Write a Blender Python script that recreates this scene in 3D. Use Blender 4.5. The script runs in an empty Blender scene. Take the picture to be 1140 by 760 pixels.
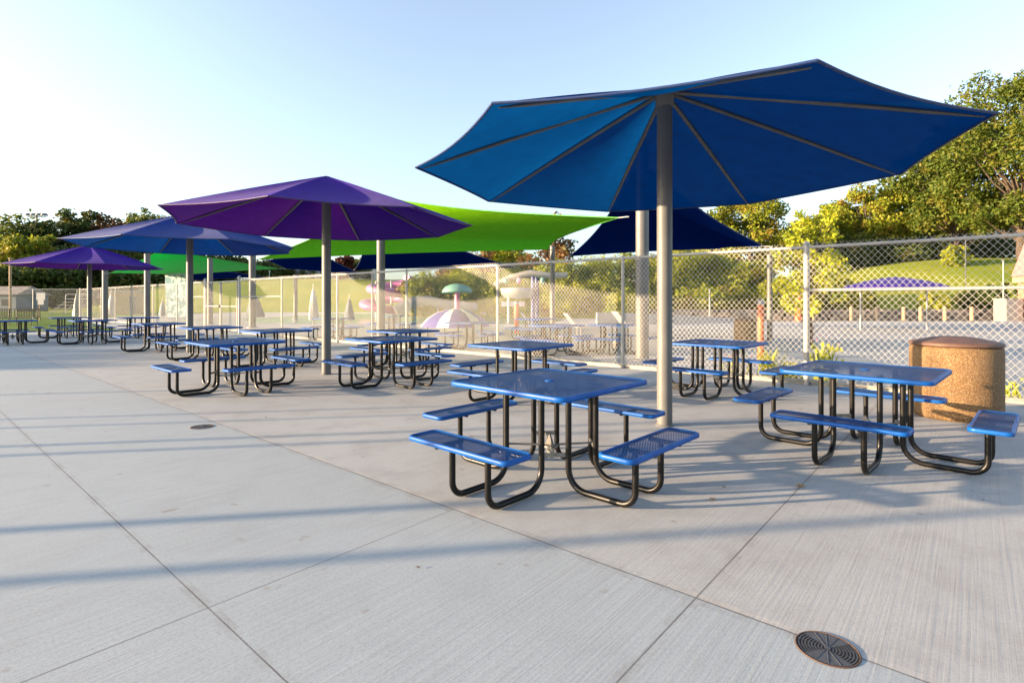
import bpy, math, random
import numpy as np
from mathutils import Vector, Matrix
R = math.radians
scene = bpy.context.scene
COL = scene.collection
F0, HZ, CAMH = 600.0, 335.0, 1.39
def G(px, py, z=0.0):
    Y = F0*(CAMH-z)/(py-HZ); return ((px-570)/F0*Y, Y)
def XZ(px, py, Y):
    return ((px-570)/F0*Y, Y, CAMH-(py-HZ)*Y/F0)
# ---------------------------------------------------------------- materials
def newmat(name):
    m = bpy.data.materials.new(name); m.use_nodes = True
    nt = m.node_tree; b = nt.nodes['Principled BSDF']; return m, nt, b
def N_(nt, t, **kw):
    n = nt.nodes.new(t)
    for k, v in kw.items(): setattr(n, k, v)
    return n
def math_(nt, op, a, b=None, c=None, clamp=False):
    n = N_(nt, 'ShaderNodeMath', operation=op, use_clamp=clamp)
    for i, v in enumerate((a, b, c)):
        if v is None: continue
        if isinstance(v, (int, float)): n.inputs[i].default_value = v
        else: nt.links.new(v, n.inputs[i])
    return n.outputs[0]
def mixc(nt, fac, a, b):
    n = N_(nt, 'ShaderNodeMix', data_type='RGBA')
    for s, v in ((0, fac), (6, a), (7, b)):
        if isinstance(v, (int, float)): n.inputs[s].default_value = v
        elif isinstance(v, tuple): n.inputs[s].default_value = (*v, 1)
        else: nt.links.new(v, n.inputs[s])
    return n.outputs[2]
def noise(nt, scale, detail=3, vec=None, rough=.55):
    n = N_(nt, 'ShaderNodeTexNoise'); n.inputs['Scale'].default_value = scale
    n.inputs['Detail'].default_value = detail; n.inputs['Roughness'].default_value = rough
    if vec is not None: nt.links.new(vec, n.inputs['Vector'])
    return n.outputs[0]
def ramp(nt, fac, lo, hi):
    n = N_(nt, 'ShaderNodeMapRange'); n.inputs[1].default_value = lo; n.inputs[2].default_value = hi
    nt.links.new(fac, n.inputs[0]); return n.outputs[0]
def bump(nt, b, h, strength=.3, dist=.01):
    n = N_(nt, 'ShaderNodeBump'); n.inputs['Strength'].default_value = strength; n.inputs['Distance'].default_value = dist
    nt.links.new(h, n.inputs['Height']); nt.links.new(n.outputs[0], b.inputs['Normal'])
def plain(name, c, rough=.5, metal=0, c2=None, scale=8, bmp=0, spec=None, coat=0):
    m, nt, b = newmat(name)
    tc = N_(nt, 'ShaderNodeTexCoord').outputs['Object']
    c2 = c2 or tuple(x*.8 for x in c)
    n = noise(nt, scale, 5, tc)
    nt.links.new(mixc(nt, ramp(nt, n, .35, .68), c, c2), b.inputs['Base Color'])
    b.inputs['Metallic'].default_value = metal
    nt.links.new(math_(nt, 'ADD', math_(nt, 'MULTIPLY', n, .25), rough-.12), b.inputs['Roughness'])
    if spec is not None: b.inputs['Specular IOR Level'].default_value = spec
    if coat: b.inputs['Coat Weight'].default_value = coat; b.inputs['Coat Roughness'].default_value = .15
    if bmp: bump(nt, b, noise(nt, scale*8, 3, tc), bmp)
    return m
def fabric(name, c, trans=.35, tc_=None, see=.05, sheen=.35, spec=.3):
    m, nt, b = newmat(name); out = nt.nodes['Material Output']
    tc = N_(nt, 'ShaderNodeTexCoord').outputs['Object']
    n = noise(nt, 2.2, 5, tc); n2 = noise(nt, 5, 6, tc, .65)
    cc = mixc(nt, ramp(nt, n2, .3, .75), c, tuple(x*.68 for x in c))
    nt.links.new(cc, b.inputs['Base Color']); b.inputs['Roughness'].default_value = .62
    b.inputs['Sheen Weight'].default_value = sheen; b.inputs['Sheen Roughness'].default_value = .45
    b.inputs['Specular IOR Level'].default_value = spec
    bump(nt, b, n, .25, .03)
    tr = N_(nt, 'ShaderNodeBsdfTranslucent'); t = tc_ or c
    nt.links.new(mixc(nt, ramp(nt, n2, .3, .75), t, tuple(x*.75 for x in t)), tr.inputs[0])
    mx = N_(nt, 'ShaderNodeMixShader'); mx.inputs[0].default_value = trans
    nt.links.new(b.outputs[0], mx.inputs[1]); nt.links.new(tr.outputs[0], mx.inputs[2])
    tp = N_(nt, 'ShaderNodeBsdfTransparent'); mx2 = N_(nt, 'ShaderNodeMixShader'); mx2.inputs[0].default_value = see
    nt.links.new(mx.outputs[0], mx2.inputs[1]); nt.links.new(tp.outputs[0], mx2.inputs[2])
    nt.links.new(mx2.outputs[0], out.inputs[0]); return m
def foliage(name, c1, c2, c3=None, trans=.35):
    m, nt, b = newmat(name); out = nt.nodes['Material Output']
    g = N_(nt, 'ShaderNodeNewGeometry').outputs['Random Per Island']
    tc = N_(nt, 'ShaderNodeTexCoord').outputs['Object']
    c = mixc(nt, g, c1, c2)
    if c3: c = mixc(nt, ramp(nt, noise(nt, .55, 2, tc), .5, .66), c, c3)
    nt.links.new(c, b.inputs['Base Color']); b.inputs['Roughness'].default_value = .6
    b.inputs['Specular IOR Level'].default_value = .25
    tr = N_(nt, 'ShaderNodeBsdfTranslucent'); nt.links.new(c, tr.inputs[0])
    mx = N_(nt, 'ShaderNodeMixShader'); mx.inputs[0].default_value = trans
    nt.links.new(b.outputs[0], mx.inputs[1]); nt.links.new(tr.outputs[0], mx.inputs[2])
    nt.links.new(mx.outputs[0], out.inputs[0]); return m
ND = (.651, .759); DD = (-.759, .651)            # across the fence / along the fence
def concrete():
    m, nt, b = newmat('broomed_concrete')
    P = N_(nt, 'ShaderNodeTexCoord').outputs['Object']
    sx = N_(nt, 'ShaderNodeSeparateXYZ'); nt.links.new(P, sx.inputs[0]); X, Y = sx.outputs[0], sx.outputs[1]
    u = math_(nt, 'ADD', math_(nt, 'MULTIPLY', X, ND[0]), math_(nt, 'MULTIPLY', Y, ND[1]))
    v = math_(nt, 'ADD', math_(nt, 'MULTIPLY', X, DD[0]), math_(nt, 'MULTIPLY', Y, DD[1]))
    def line(c, c0, w): return math_(nt, 'LESS_THAN', math_(nt, 'ABSOLUTE', math_(nt, 'SUBTRACT', c, c0)), w)
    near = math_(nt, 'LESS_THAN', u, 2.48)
    far = math_(nt, 'GREATER_THAN', u, 2.48)
    j = line(u, 2.48, .005)
    for a in (line(u, .959, .0035), line(v, .99, .004), math_(nt, 'MULTIPLY', line(v, 2.638, .0032), near),
              line(u, -1.6, .004), line(u, 16.5, .012), line(u, 12.5, .01),
              math_(nt, 'MULTIPLY', line(v, 13.5, .006), far), math_(nt, 'MULTIPLY', line(v, 24, .008), far)):
        j = math_(nt, 'MAXIMUM', j, a)
    j = math_(nt, 'MULTIPLY', j, math_(nt, 'ADD', .72, math_(nt, 'MULTIPLY', ramp(nt, noise(nt, 3.1, 4, P), .35, .65), .28)))
    edge = math_(nt, 'MAXIMUM', line(u, .959, .03), math_(nt, 'MAXIMUM', line(v, .99, .035), line(u, 2.48, .05)))
    lip = math_(nt, 'MULTIPLY', line(u, 2.505, .02), ramp(nt, noise(nt, 1.3, 3, P), .42, .6))
    big = noise(nt, .35, 5, P, .6); mid = noise(nt, 2.6, 6, P, .62); fine = noise(nt, 60, 4, P, .7); grit = noise(nt, 260, 2, P, .7)
    cv = N_(nt, 'ShaderNodeCombineXYZ')
    nt.links.new(math_(nt, 'MULTIPLY', v, 62), cv.inputs[0]); nt.links.new(math_(nt, 'MULTIPLY', u, 1.1), cv.inputs[1])
    br = noise(nt, 1, 3, cv.outputs[0], .6)
    cv2 = N_(nt, 'ShaderNodeCombineXYZ')
    nt.links.new(math_(nt, 'MULTIPLY', v, 9), cv2.inputs[0]); nt.links.new(math_(nt, 'MULTIPLY', u, .5), cv2.inputs[1])
    br2 = noise(nt, 1, 4, cv2.outputs[0], .6)
    c = mixc(nt, ramp(nt, big, .35, .66), (.405, .415, .41), (.34, .35, .345))
    c = mixc(nt, math_(nt, 'MULTIPLY', ramp(nt, mid, .46, .72), .55), c, (.25, .24, .23))
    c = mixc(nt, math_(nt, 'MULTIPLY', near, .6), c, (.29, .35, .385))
    c = mixc(nt, math_(nt, 'MULTIPLY', ramp(nt, br, .45, .70), .27), c, (.22, .22, .225))
    c = mixc(nt, math_(nt, 'MULTIPLY', ramp(nt, br2, .5, .75), .12), c, (.27, .265, .26))
    c = mixc(nt, math_(nt, 'MULTIPLY', ramp(nt, fine, .48, .76), .5), c, (.20, .196, .19))
    c = mixc(nt, math_(nt, 'MULTIPLY', ramp(nt, grit, .5, .70), .55), c, (.50, .49, .48))
    c = mixc(nt, math_(nt, 'MULTIPLY', lip, .5), c, (.48, .45, .41))
    st = noise(nt, 5.5, 2, P, .5)
    c = mixc(nt, math_(nt, 'MULTIPLY', ramp(nt, st, .70, .76), .6), c, (.22, .18, .15))
    c = mixc(nt, math_(nt, 'MULTIPLY', edge, math_(nt, 'MULTIPLY', ramp(nt, noise(nt, 4.3, 5, P, .7), .45, .7), .5)), c, (.2, .19, .18))
    c = mixc(nt, math_(nt, 'MULTIPLY', j, .85), c, (.09, .08, .075))
    nt.links.new(c, b.inputs['Base Color'])
    b.inputs['Roughness'].default_value = .78; b.inputs['Specular IOR Level'].default_value = .35
    h = math_(nt, 'ADD', math_(nt, 'MULTIPLY', br, .55), math_(nt, 'MULTIPLY', fine, .22))
    h = math_(nt, 'ADD', h, math_(nt, 'MULTIPLY', grit, .12))
    h = math_(nt, 'SUBTRACT', h, math_(nt, 'MULTIPLY', j, .7))
    bump(nt, b, h, .6, .004)
    return m
def grassy(name, a, bb, cc, sc=1.0):
    m, nt, b = newmat(name)
    P = N_(nt, 'ShaderNodeTexCoord').outputs['Object']
    c = mixc(nt, ramp(nt, noise(nt, .12*sc, 5, P), .35, .65), a, bb)
    c = mixc(nt, math_(nt, 'MULTIPLY', ramp(nt, noise(nt, 3*sc, 6, P, .7), .4, .7), .5), c, cc)
    nt.links.new(c, b.inputs['Base Color']); b.inputs['Roughness'].default_value = .9
    b.inputs['Specular IOR Level'].default_value = .1
    bump(nt, b, noise(nt, 9*sc, 5, P, .75), .9, .12); return m
def perforated(name, c, pitch, hole, rough=.45, bars=False):
    m, nt, b = newmat(name); out = nt.nodes['Material Output']
    P = N_(nt, 'ShaderNodeTexCoord').outputs['Object']
    sx = N_(nt, 'ShaderNodeSeparateXYZ'); nt.links.new(P, sx.inputs[0])
    def cell(s, off=0):
        a = math_(nt, 'DIVIDE', s, pitch)
        if off is not 0: a = math_(nt, 'ADD', a, off)
        return math_(nt, 'SUBTRACT', math_(nt, 'FRACT', a), .5)
    ay = cell(sx.outputs[1])
    row = math_(nt, 'FLOOR', math_(nt, 'DIVIDE', sx.outputs[1], pitch))
    ax = cell(sx.outputs[0], math_(nt, 'MULTIPLY', math_(nt, 'FRACT', math_(nt, 'MULTIPLY', row, .5)), 1.0))
    d = math_(nt, 'SQRT', math_(nt, 'ADD', math_(nt, 'MULTIPLY', ax, ax), math_(nt, 'MULTIPLY', ay, ay)))
    hm = math_(nt, 'LESS_THAN', d, hole/pitch/2)
    if bars: hm = math_(nt, 'LESS_THAN', math_(nt, 'ABSOLUTE', cell(sx.outputs[1])), hole/pitch/2)
    n = noise(nt, 5, 5, P, .6)
    oi = N_(nt, 'ShaderNodeObjectInfo').outputs['Random']
    cc = mixc(nt, ramp(nt, n, .4, .7), c, tuple(x*.68 for x in c))
    cc = mixc(nt, math_(nt, 'MULTIPLY', oi, .35), cc, (.02, .075, .22))
    mp = N_(nt, 'ShaderNodeVectorMath', operation='ADD'); nt.links.new(P, mp.inputs[0])
    cx_ = N_(nt, 'ShaderNodeCombineXYZ'); nt.links.new(math_(nt, 'MULTIPLY', oi, 37), cx_.inputs[0]); nt.links.new(cx_.outputs[0], mp.inputs[1])
    sp_ = noise(nt, 16, 3, mp.outputs[0], .6); dust = noise(nt, 2.3, 4, mp.outputs[0], .6)
    cc = mixc(nt, math_(nt, 'MULTIPLY', ramp(nt, sp_, .70, .74), .7), cc, (.30, .31, .30))
    cc = mixc(nt, math_(nt, 'MULTIPLY', ramp(nt, dust, .5, .75), .16), cc, (.22, .22, .21))
    nt.links.new(cc, b.inputs['Base Color'])
    nt.links.new(math_(nt, 'ADD', math_(nt, 'MULTIPLY', dust, .4), rough-.2), b.inputs['Roughness'])
    b.inputs['Specular IOR Level'].default_value = .12
    bump(nt, b, noise(nt, 90, 2, P), .08, .002)
    tp = N_(nt, 'ShaderNodeBsdfTransparent'); mx = N_(nt, 'ShaderNodeMixShader')
    nt.links.new(hm, mx.inputs[0]); nt.links.new(b.outputs[0], mx.inputs[1]); nt.links.new(tp.outputs[0], mx.inputs[2])
    nt.links.new(mx.outputs[0], out.inputs[0]); return m
M = {}
M['conc'] = concrete()
BL = (.002, .085, .34)
M['blue'] = plain('blue_coated_steel', BL, .45, 0, (.0015, .06, .26), 5, spec=.3)
M['perf'] = perforated('blue_perforated_steel', (.002, .045, .19), .019, .0145, .42)
M['perf_top'] = perforated('blue_perforated_top', (.003, .044, .19), .019, .0125, .42)
M['black'] = plain('black_powder_coat', (.004, .0037, .0035), .36, 0, (.007, .006, .005), 9, spec=.3)
M['zinc'] = plain('zinc_plate', (.30, .29, .26), .45, .7, (.2, .19, .17), 14)
M['pole'] = plain('painted_steel_pole', (.15, .147, .14), .48, .1, (.115, .113, .108), 1.6, spec=.3)
M['galv'] = plain('galvanised_steel', (.30, .295, .28), .42, .35, (.24, .235, .225), 6)
M['wire'] = plain('chain_link_wire', (.40, .39, .36), .45, .15, (.32, .31, .29), 6)
M['fpost'] = plain('fence_post_steel', (.40, .38, .345), .45, .1, (.33, .31, .28), 5)
M['cblue'] = fabric('blue_shade_fabric', (.0008, .020, .125), .46, (.0005, .058, .21), .003, .0, .0)
M['cblue2'] = fabric('sunlit_look_blue_fabric', (.001, .036, .27), .3, (.0, .04, .19), .0, .14, .0)  # brighter blue copy with sheen; the sunlit look is put into the fabric
M['cpurple'] = fabric('purple_shade_fabric', (.045, .011, .30), .28, (.036, .003, .075), .0, .08, .0)
M['cnavy'] = fabric('navy_shade_fabric', (.001, .008, .07), .2, (.001, .008, .07), .0, .0, .0)
M['cgreen'] = fabric('green_shade_fabric', (.24, .60, .003), .35, (.0, .22, .02), .0, .0, .0)
M['cmint'] = fabric('mint_shade_fabric', (.02, .30, .02), .3, (.0, .26, .04), .0, .1, .1)
M['hem'] = plain('canopy_hem', (.008, .03, .12), .6)
M['rib'] = plain('rib_steel', (.12, .12, .118), .4, .3, (.09, .09, .088), 3)
M['tan'] = None
def aggregate():
    m, nt, b = newmat('exposed_aggregate'); P = N_(nt, 'ShaderNodeTexCoord').outputs['Object']
    v = N_(nt, 'ShaderNodeTexVoronoi'); v.inputs['Scale'].default_value = 115; nt.links.new(P, v.inputs['Vector'])
    sp = N_(nt, 'ShaderNodeSeparateColor'); nt.links.new(v.outputs['Color'], sp.inputs[0])
    c = mixc(nt, sp.outputs[0], (.21, .115, .042), (.105, .06, .026))
    c = mixc(nt, math_(nt, 'GREATER_THAN', sp.outputs[1], .8), c, (.28, .185, .09))
    c = mixc(nt, math_(nt, 'MULTIPLY', ramp(nt, noise(nt, 3, 4, P), .45, .7), .35), c, (.2, .13, .07))
    nt.links.new(c, b.inputs['Base Color']); b.inputs['Roughness'].default_value = .8
    bump(nt, b, v.outputs['Distance'], .7, .006); return m
M['tan'] = aggregate()
M['lid'] = plain('brown_lid', (.12, .065, .045), .62, 0, (.085, .045, .033), 6)
M['rust'] = plain('rusty_iron', (.13, .07, .04), .75, .2, (.09, .06, .045), 30, .3)
M['iron'] = plain('grey_iron', (.10, .105, .115), .6, .3, (.065, .067, .072), 25, .2)
M['dark'] = plain('hollow_shade_black', (.012, .012, .012), .9)
M['lawn'] = grassy('sunlit_lawn', (.19, .24, .016), (.27, .28, .03), (.09, .13, .015), 1.6)
M['turf'] = grassy('green_turf', (.09, .16, .03), (.13, .19, .03), (.05, .09, .02))
M['earth'] = grassy('dry_ground', (.16, .14, .07), (.11, .12, .05), (.2, .16, .1))
M['mulch'] = grassy('bark_mulch', (.16, .10, .055), (.12, .08, .05), (.22, .15, .09), 3)
M['bark'] = plain('tree_bark', (.10, .07, .045), .9, 0, (.05, .038, .028), 6, .8)
M['brown_leaf'] = foliage('autumn_leaves', (.16, .085, .035), (.24, .12, .05), (.10, .10, .03))
M['g1'] = foliage('oak_leaves', (.055, .095, .012), (.12, .15, .016), (.18, .165, .022))
M['g2'] = foliage('gold_leaves', (.16, .21, .018), (.28, .29, .022), (.28, .20, .03))
M['g3'] = foliage('yellow_sapling_leaves', (.34, .38, .02), (.48, .46, .03), (.25, .32, .03))
M['g4'] = foliage('dark_leaves', (.045, .075, .016), (.08, .105, .022), (.13, .12, .025))
M['g5'] = foliage('hedge_leaves', (.22, .26, .018), (.36, .35, .025), (.13, .19, .018))
M['red_leaf'] = foliage('maroon_leaves', (.07, .02, .018), (.11, .03, .02))
M['white'] = plain('white_paint', (.38, .38, .375), .5)
M['cream'] = plain('cream_paint', (.36, .33, .27), .6)
M['orange'] = plain('orange_paint', (.62, .14, .04), .5, 0, (.5, .1, .03), 10)
M['pink'] = plain('pink_fibreglass', (.45, .14, .25), .35, 0, (.5, .1, .28), 2, coat=.4)
M['teal'] = plain('teal_fibreglass', (.17, .36, .28), .45)
M['royal'] = plain('royal_blue_paint', (.02, .035, .16), .45)
M['greyw'] = plain('grey_fibreglass', (.28, .28, .27), .5)
M['stone'] = plain('stacked_stone', (.26, .22, .19), .9, 0, (.13, .11, .10), 2.2, .8)
M['wood'] = plain('weathered_post', (.38, .27, .16), .85, 0, (.28, .19, .11), 6, .3)
M['brick'] = plain('red_brick', (.40, .16, .09), .85, 0, (.30, .11, .07), 4, .3)
M['roof'] = plain('roof_tile', (.33, .16, .15), .8)
M['wallb'] = plain('pale_blue_wall', (.10, .135, .16), .8)
M['glass'] = plain('dark_glass', (.03, .035, .04), .15)
def stripes():
    m, nt, b = newmat('striped_dome'); P = N_(nt, 'ShaderNodeTexCoord').outputs['Object']
    sx = N_(nt, 'ShaderNodeSeparateXYZ'); nt.links.new(P, sx.inputs[0])
    a = math_(nt, 'ARCTAN2', sx.outputs[1], sx.outputs[0])
    s = math_(nt, 'GREATER_THAN', math_(nt, 'SINE', math_(nt, 'MULTIPLY', a, 6)), .45)
    nt.links.new(mixc(nt, s, (.07, .06, .28), (.62, .62, .66)), b.inputs['Base Color']); b.inputs['Roughness'].default_value = .5
    return m
M['stripe'] = stripes()
def bannermat():
    m, nt, b = newmat('printed_banner'); P = N_(nt, 'ShaderNodeTexCoord').outputs['Object']
    sx = N_(nt, 'ShaderNodeSeparateXYZ'); nt.links.new(P, sx.inputs[0])
    n = noise(nt, 2.2, 3, P, .6)
    mk = math_(nt, 'MULTIPLY', math_(nt, 'GREATER_THAN', n, .49), math_(nt, 'LESS_THAN', sx.outputs[2], 3.3))
    c = mixc(nt, mk, (.42, .46, .45), (.03, .17, .20))
    nt.links.new(c, b.inputs['Base Color']); b.inputs['Roughness'].default_value = .5; return m
M['banner'] = bannermat()
def watermat():
    m, nt, b = newmat('pool_water'); P = N_(nt, 'ShaderNodeTexCoord').outputs['Object']
    b.inputs['Base Color'].default_value = (.16, .40, .42, 1); b.inputs['Roughness'].default_value = .12
    bump(nt, b, noise(nt, 3, 4, P), .35, .05); return m
M['water'] = watermat()
# ---------------------------------------------------------------- mesh helpers
class MB:
    def __init__(s): s.v = []; s.f = []; s.mi = []; s.sm = []
    def add(s, vs, fs, mi=0, smooth=False):
        o = len(s.v); s.v += [tuple(v) for v in vs]
        for f in fs: s.f.append(tuple(i+o for i in f)); s.mi.append(mi); s.sm.append(smooth)
    def box(s, c, d, mi=0, rz=0, M4=None):
        x, y, z = [k/2 for k in d]
        vs = [Vector((a*x, b*y, e*z)) for e in (-1, 1) for b in (-1, 1) for a in (-1, 1)]
        rot = Matrix.Rotation(rz, 3, 'Z') if M4 is None else M4
        vs = [rot @ v + Vector(c) for v in vs]
        s.add(vs, [(0, 2, 3, 1), (4, 5, 7, 6), (0, 1, 5, 4), (2, 6, 7, 3), (0, 4, 6, 2), (1, 3, 7, 5)], mi)
    def tube(s, pts, r, n=10, mi=0, caps=True, smooth=True):
        pts = [Vector(p) for p in pts]; rs = r if isinstance(r, (list, tuple)) else [r]*len(pts)
        up = None; rings = []
        for i, p in enumerate(pts):
            if i == 0: t = pts[1]-p
            elif i == len(pts)-1: t = p-pts[-2]
            else: t = (pts[i+1]-p).normalized()+(p-pts[i-1]).normalized()
            t.normalize()
            if up is None:
                a = Vector((0, 0, 1)) if abs(t.z) < .9 else Vector((1, 0, 0))
                up = (a-t*a.dot(t)).normalized()
            else:
                up = up-t*up.dot(t); up.normalize()
            w = t.cross(up)
            rings.append([p+(up*math.cos(2*math.pi*k/n)+w*math.sin(2*math.pi*k/n))*rs[i] for k in range(n)])
        vs = [q for rg in rings for q in rg]; fs = []
        for i in range(len(rings)-1):
            for k in range(n):
                a = i*n+k; b = i*n+(k+1) % n
                fs.append((a, b, b+n, a+n))
        s.add(vs, fs, mi, smooth)
        if caps: s.add(rings[0], [tuple(reversed(range(n)))], mi); s.add(rings[-1], [tuple(range(n))], mi)
    def lathe(s, prof, n=32, c=(0, 0, 0), mi=0, smooth=True):
        vs = []; fs = []
        for r, z in prof:
            for k in range(n):
                a = 2*math.pi*k/n; vs.append((c[0]+r*math.cos(a), c[1]+r*math.sin(a), c[2]+z))
        for i in range(len(prof)-1):
            for k in range(n):
                a = i*n+k; b = i*n+(k+1) % n; fs.append((a, b, b+n, a+n))
        s.add(vs, fs, mi, smooth)
    def build(s, name, mats, parent=None, loc=None):
        me = bpy.data.meshes.new(name); me.from_pydata(s.v, [], s.f)
        for m in (mats if isinstance(mats, (list, tuple)) else [mats]): me.materials.append(m)
        me.polygons.foreach_set('material_index', s.mi); me.polygons.foreach_set('use_smooth', s.sm)
        me.update()
        o = bpy.data.objects.new(name, me); COL.objects.link(o)
        if parent is not None: o.parent = parent
        if loc is not None: o.location = loc
        return o
def arc_path(p0, corner, p1, r, n=6):
    """round one corner between p0 and p1"""
    p0, c, p1 = Vector(p0), Vector(corner), Vector(p1)
    a = (p0-c).normalized(); b = (p1-c).normalized(); ang = a.angle(b); d = r/math.tan(ang/2)
    s0 = c+a*d; s1 = c+b*d; cen = c+(a+b).normalized()*(r/math.sin(ang/2))
    v0 = s0-cen; v1 = s1-cen; th = v0.angle(v1); out = []
    for i in range(n+1):
        t = i/n; out.append(cen+(v0*math.sin((1-t)*th)+v1*math.sin(t*th))/math.sin(th))
    return out
def rrect(a, b, r, n=6):
    out = []
    for cx, cy, s in ((a-r, b-r, 0), (-a+r, b-r, 90), (-a+r, -b+r, 180), (a-r, -b+r, 270)):
        for i in range(n+1):
            t = R(s+90*i/n); out.append((cx+r*math.cos(t), cy+r*math.sin(t)))
    return out
def tag(o, label, cat, group=None):
    o['label'] = label; o['category'] = cat
    if group: o['group'] = group
    return o
def empty(name, loc, rz=0, label=None, cat=None, group=None):
    o = bpy.data.objects.new(name, None); COL.objects.link(o); o.location = loc; o.rotation_euler = (0, 0, rz); o.empty_display_size = .2
    if label: tag(o, label, cat, group)
    return o
def struct(o): o['kind'] = 'structure'; return o
def copy_tree(o, parent=None):
    c = o.copy(); COL.objects.link(c)
    if parent is not None: c.parent = parent
    for ch in list(o.children): copy_tree(ch, c)
    return c
def sheet(name, pts, z, mat):
    b = MB(); b.add([(x, y, z) for x, y in pts], [tuple(range(len(pts)))]); o = b.build(name, mat); return struct(o)
rnd = random.Random(7); rng = np.random.default_rng(11)
# ---------------------------------------------------------------- ground
sheet('ground', [(-1500, -600), (1500, -600), (1500, 2500), (-1500, 2500)], -.03, M['earth'])
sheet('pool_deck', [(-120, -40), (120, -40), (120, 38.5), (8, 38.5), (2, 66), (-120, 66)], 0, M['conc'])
sheet('lawn', [(-110, 23.0), (-17.4, 24.3), (-34.5, 42.5), (-34.5, 43.2), (-34, 66), (-110, 66)], .004, M['turf'])
sheet('pool_water', [(-20, 40), (-16, 34), (2, 32), (4, 40), (-1, 58), (-20, 60)], .004, M['water'])
sheet('planting_bed', [(7, 37.4), (60, 37.4), (60, 39.5), (8, 39.5)], .006, M['mulch'])
def hillz(x, y):
    w = 1/(1+math.exp(-(x-3)/2.2)); y0 = 64*(1-w)+38.6*w
    s = min(max((y-y0)/(44*(1-w)+26*w), 0), 1); s = s*s*(3-2*s) if w < .5 else s**.8
    top = 5.6*(1-w)+w*(3.4+2.9/(1+math.exp(-(x-44+.0*y)/4)))
    q = min(max((x/max(y, 1)+.80)/.14, 0), 1); top *= q*q*(3-2*q); s *= 1 if q > 0 else 0
    return -.02+top*s+.25*math.sin(x*.13+1)*s+.3*math.sin(y*.08+x*.05)*s
b = MB(); nx, ny = 120, 60
for j in range(ny+1):
    for i in range(nx+1):
        x = -190+400*i/nx; y = 38.6+(j/ny)**1.5*220
        b.v.append((x, y, hillz(x, y)-(.06 if y < 66 and x < 3 else 0)))
for j in range(ny):
    for i in range(nx):
        a = j*(nx+1)+i; b.f.append((a, a+1, a+nx+2, a+nx+1)); b.mi.append(0); b.sm.append(True)
struct(b.build('hill', M['lawn']))
# ---------------------------------------------------------------- picnic tables
def slab(b, a, c, r, z, skirt=.034, inset=.028, mi_rim=0, mi_perf=1):
    prof = [(inset, z-.004), (inset-.004, z), (.010, z), (.003, z-.003), (0, z-.010), (0, z-skirt), (.004, z-skirt-.002), (.006, z-skirt), (.006, z-.014)]
    rings = [[(x, y, zz) for x, y in rrect(a-i, c-i, r-i)] for i, zz in prof]
    n = len(rings[0]); vs = [q for g in rings for q in g]; fs = []
    for i in range(len(rings)-1):
        for k in range(n):
            p = i*n+k; q = i*n+(k+1) % n; fs.append((p, q, q+n, p+n))
    b.add(vs, fs, mi_rim, True)
    for zz in (z-.004, z-.013):
        pl = [(x, y, zz) for x, y in rrect(a-inset, c-inset, r-inset)]
        b.add(pl, [tuple(range(n))], mi_perf)
def make_table():
    t = empty('picnic_table', (0, 0, 0))
    b = MB(); slab(b, .575, .575, .085, .76)
    top = b.build('tabletop', [M['blue'], M['perf_top']], t)
    b = MB(); b.lathe([(.0, .7645), (.02, .7645), (.036, .7615), (.04, .7575), (.04, .745)], 20); b.build('umbrella_hole_cap', M['blue'], top)
    a, bb, c, rr = .316, .176, .865, .0225
    for q in range(4):
        ang = q*math.pi/2; rot = Matrix.Rotation(ang, 4, 'Z')
        b = MB(); slab(b, .135, .49, .055, .43, .03, .022)
        s = b.build('seat', [M['blue'], M['perf']], t); s.location = rot @ Vector((.895, 0, 0)); s.rotation_euler = (0, 0, ang)
        for sg in (-1, 1):
            y = bb*sg
            pts = [(a, y, .728)]+arc_path((a, y, .728), (a, y, rr), (c, y, rr), .15, 7)+arc_path((a, y, rr), (c, y, rr), (c, y, .4), .105, 7)+[(c, y, .395)]
            b = MB(); b.tube([rot @ Vector(p) for p in pts], rr, 12); b.build('leg', M['black'], t)
        for sg in (-1, 1):
            b = MB(); b.tube([rot @ Vector((.775, bb*sg, .397)), rot @ Vector((1.012, bb*sg, .397))], .017, 10); b.build('seat_support', M['black'], t)
            b = MB(); b.tube([rot @ Vector((.25, bb*sg, .736)), rot @ Vector((a+.07, bb*sg, .736))], .016, 8); b.build('top_support', M['black'], t)
    b = MB()
    for q in range(4):
        rot = Matrix.Rotation(q*math.pi/2+math.pi/4, 4, 'Z')
        b.tube([rot @ Vector((.04, 0, .25)), rot @ Vector((.355, 0, .262))], .008, 6)
        b.box(rot @ Vector((.335, 0, .262)), (.012, .16, .03), 0, q*math.pi/2+math.pi/4)
    b.box((0, 0, .235), (.012, .13, .15), 0, R(42), Matrix.Rotation(R(60), 3, 'Z') @ Matrix.Rotation(R(45), 3, 'X'))
    b.box((0, 0, .235), (.09, .09, .02))
    b.build('brace', M['zinc'], t)
    return t
proto = make_table()
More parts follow.
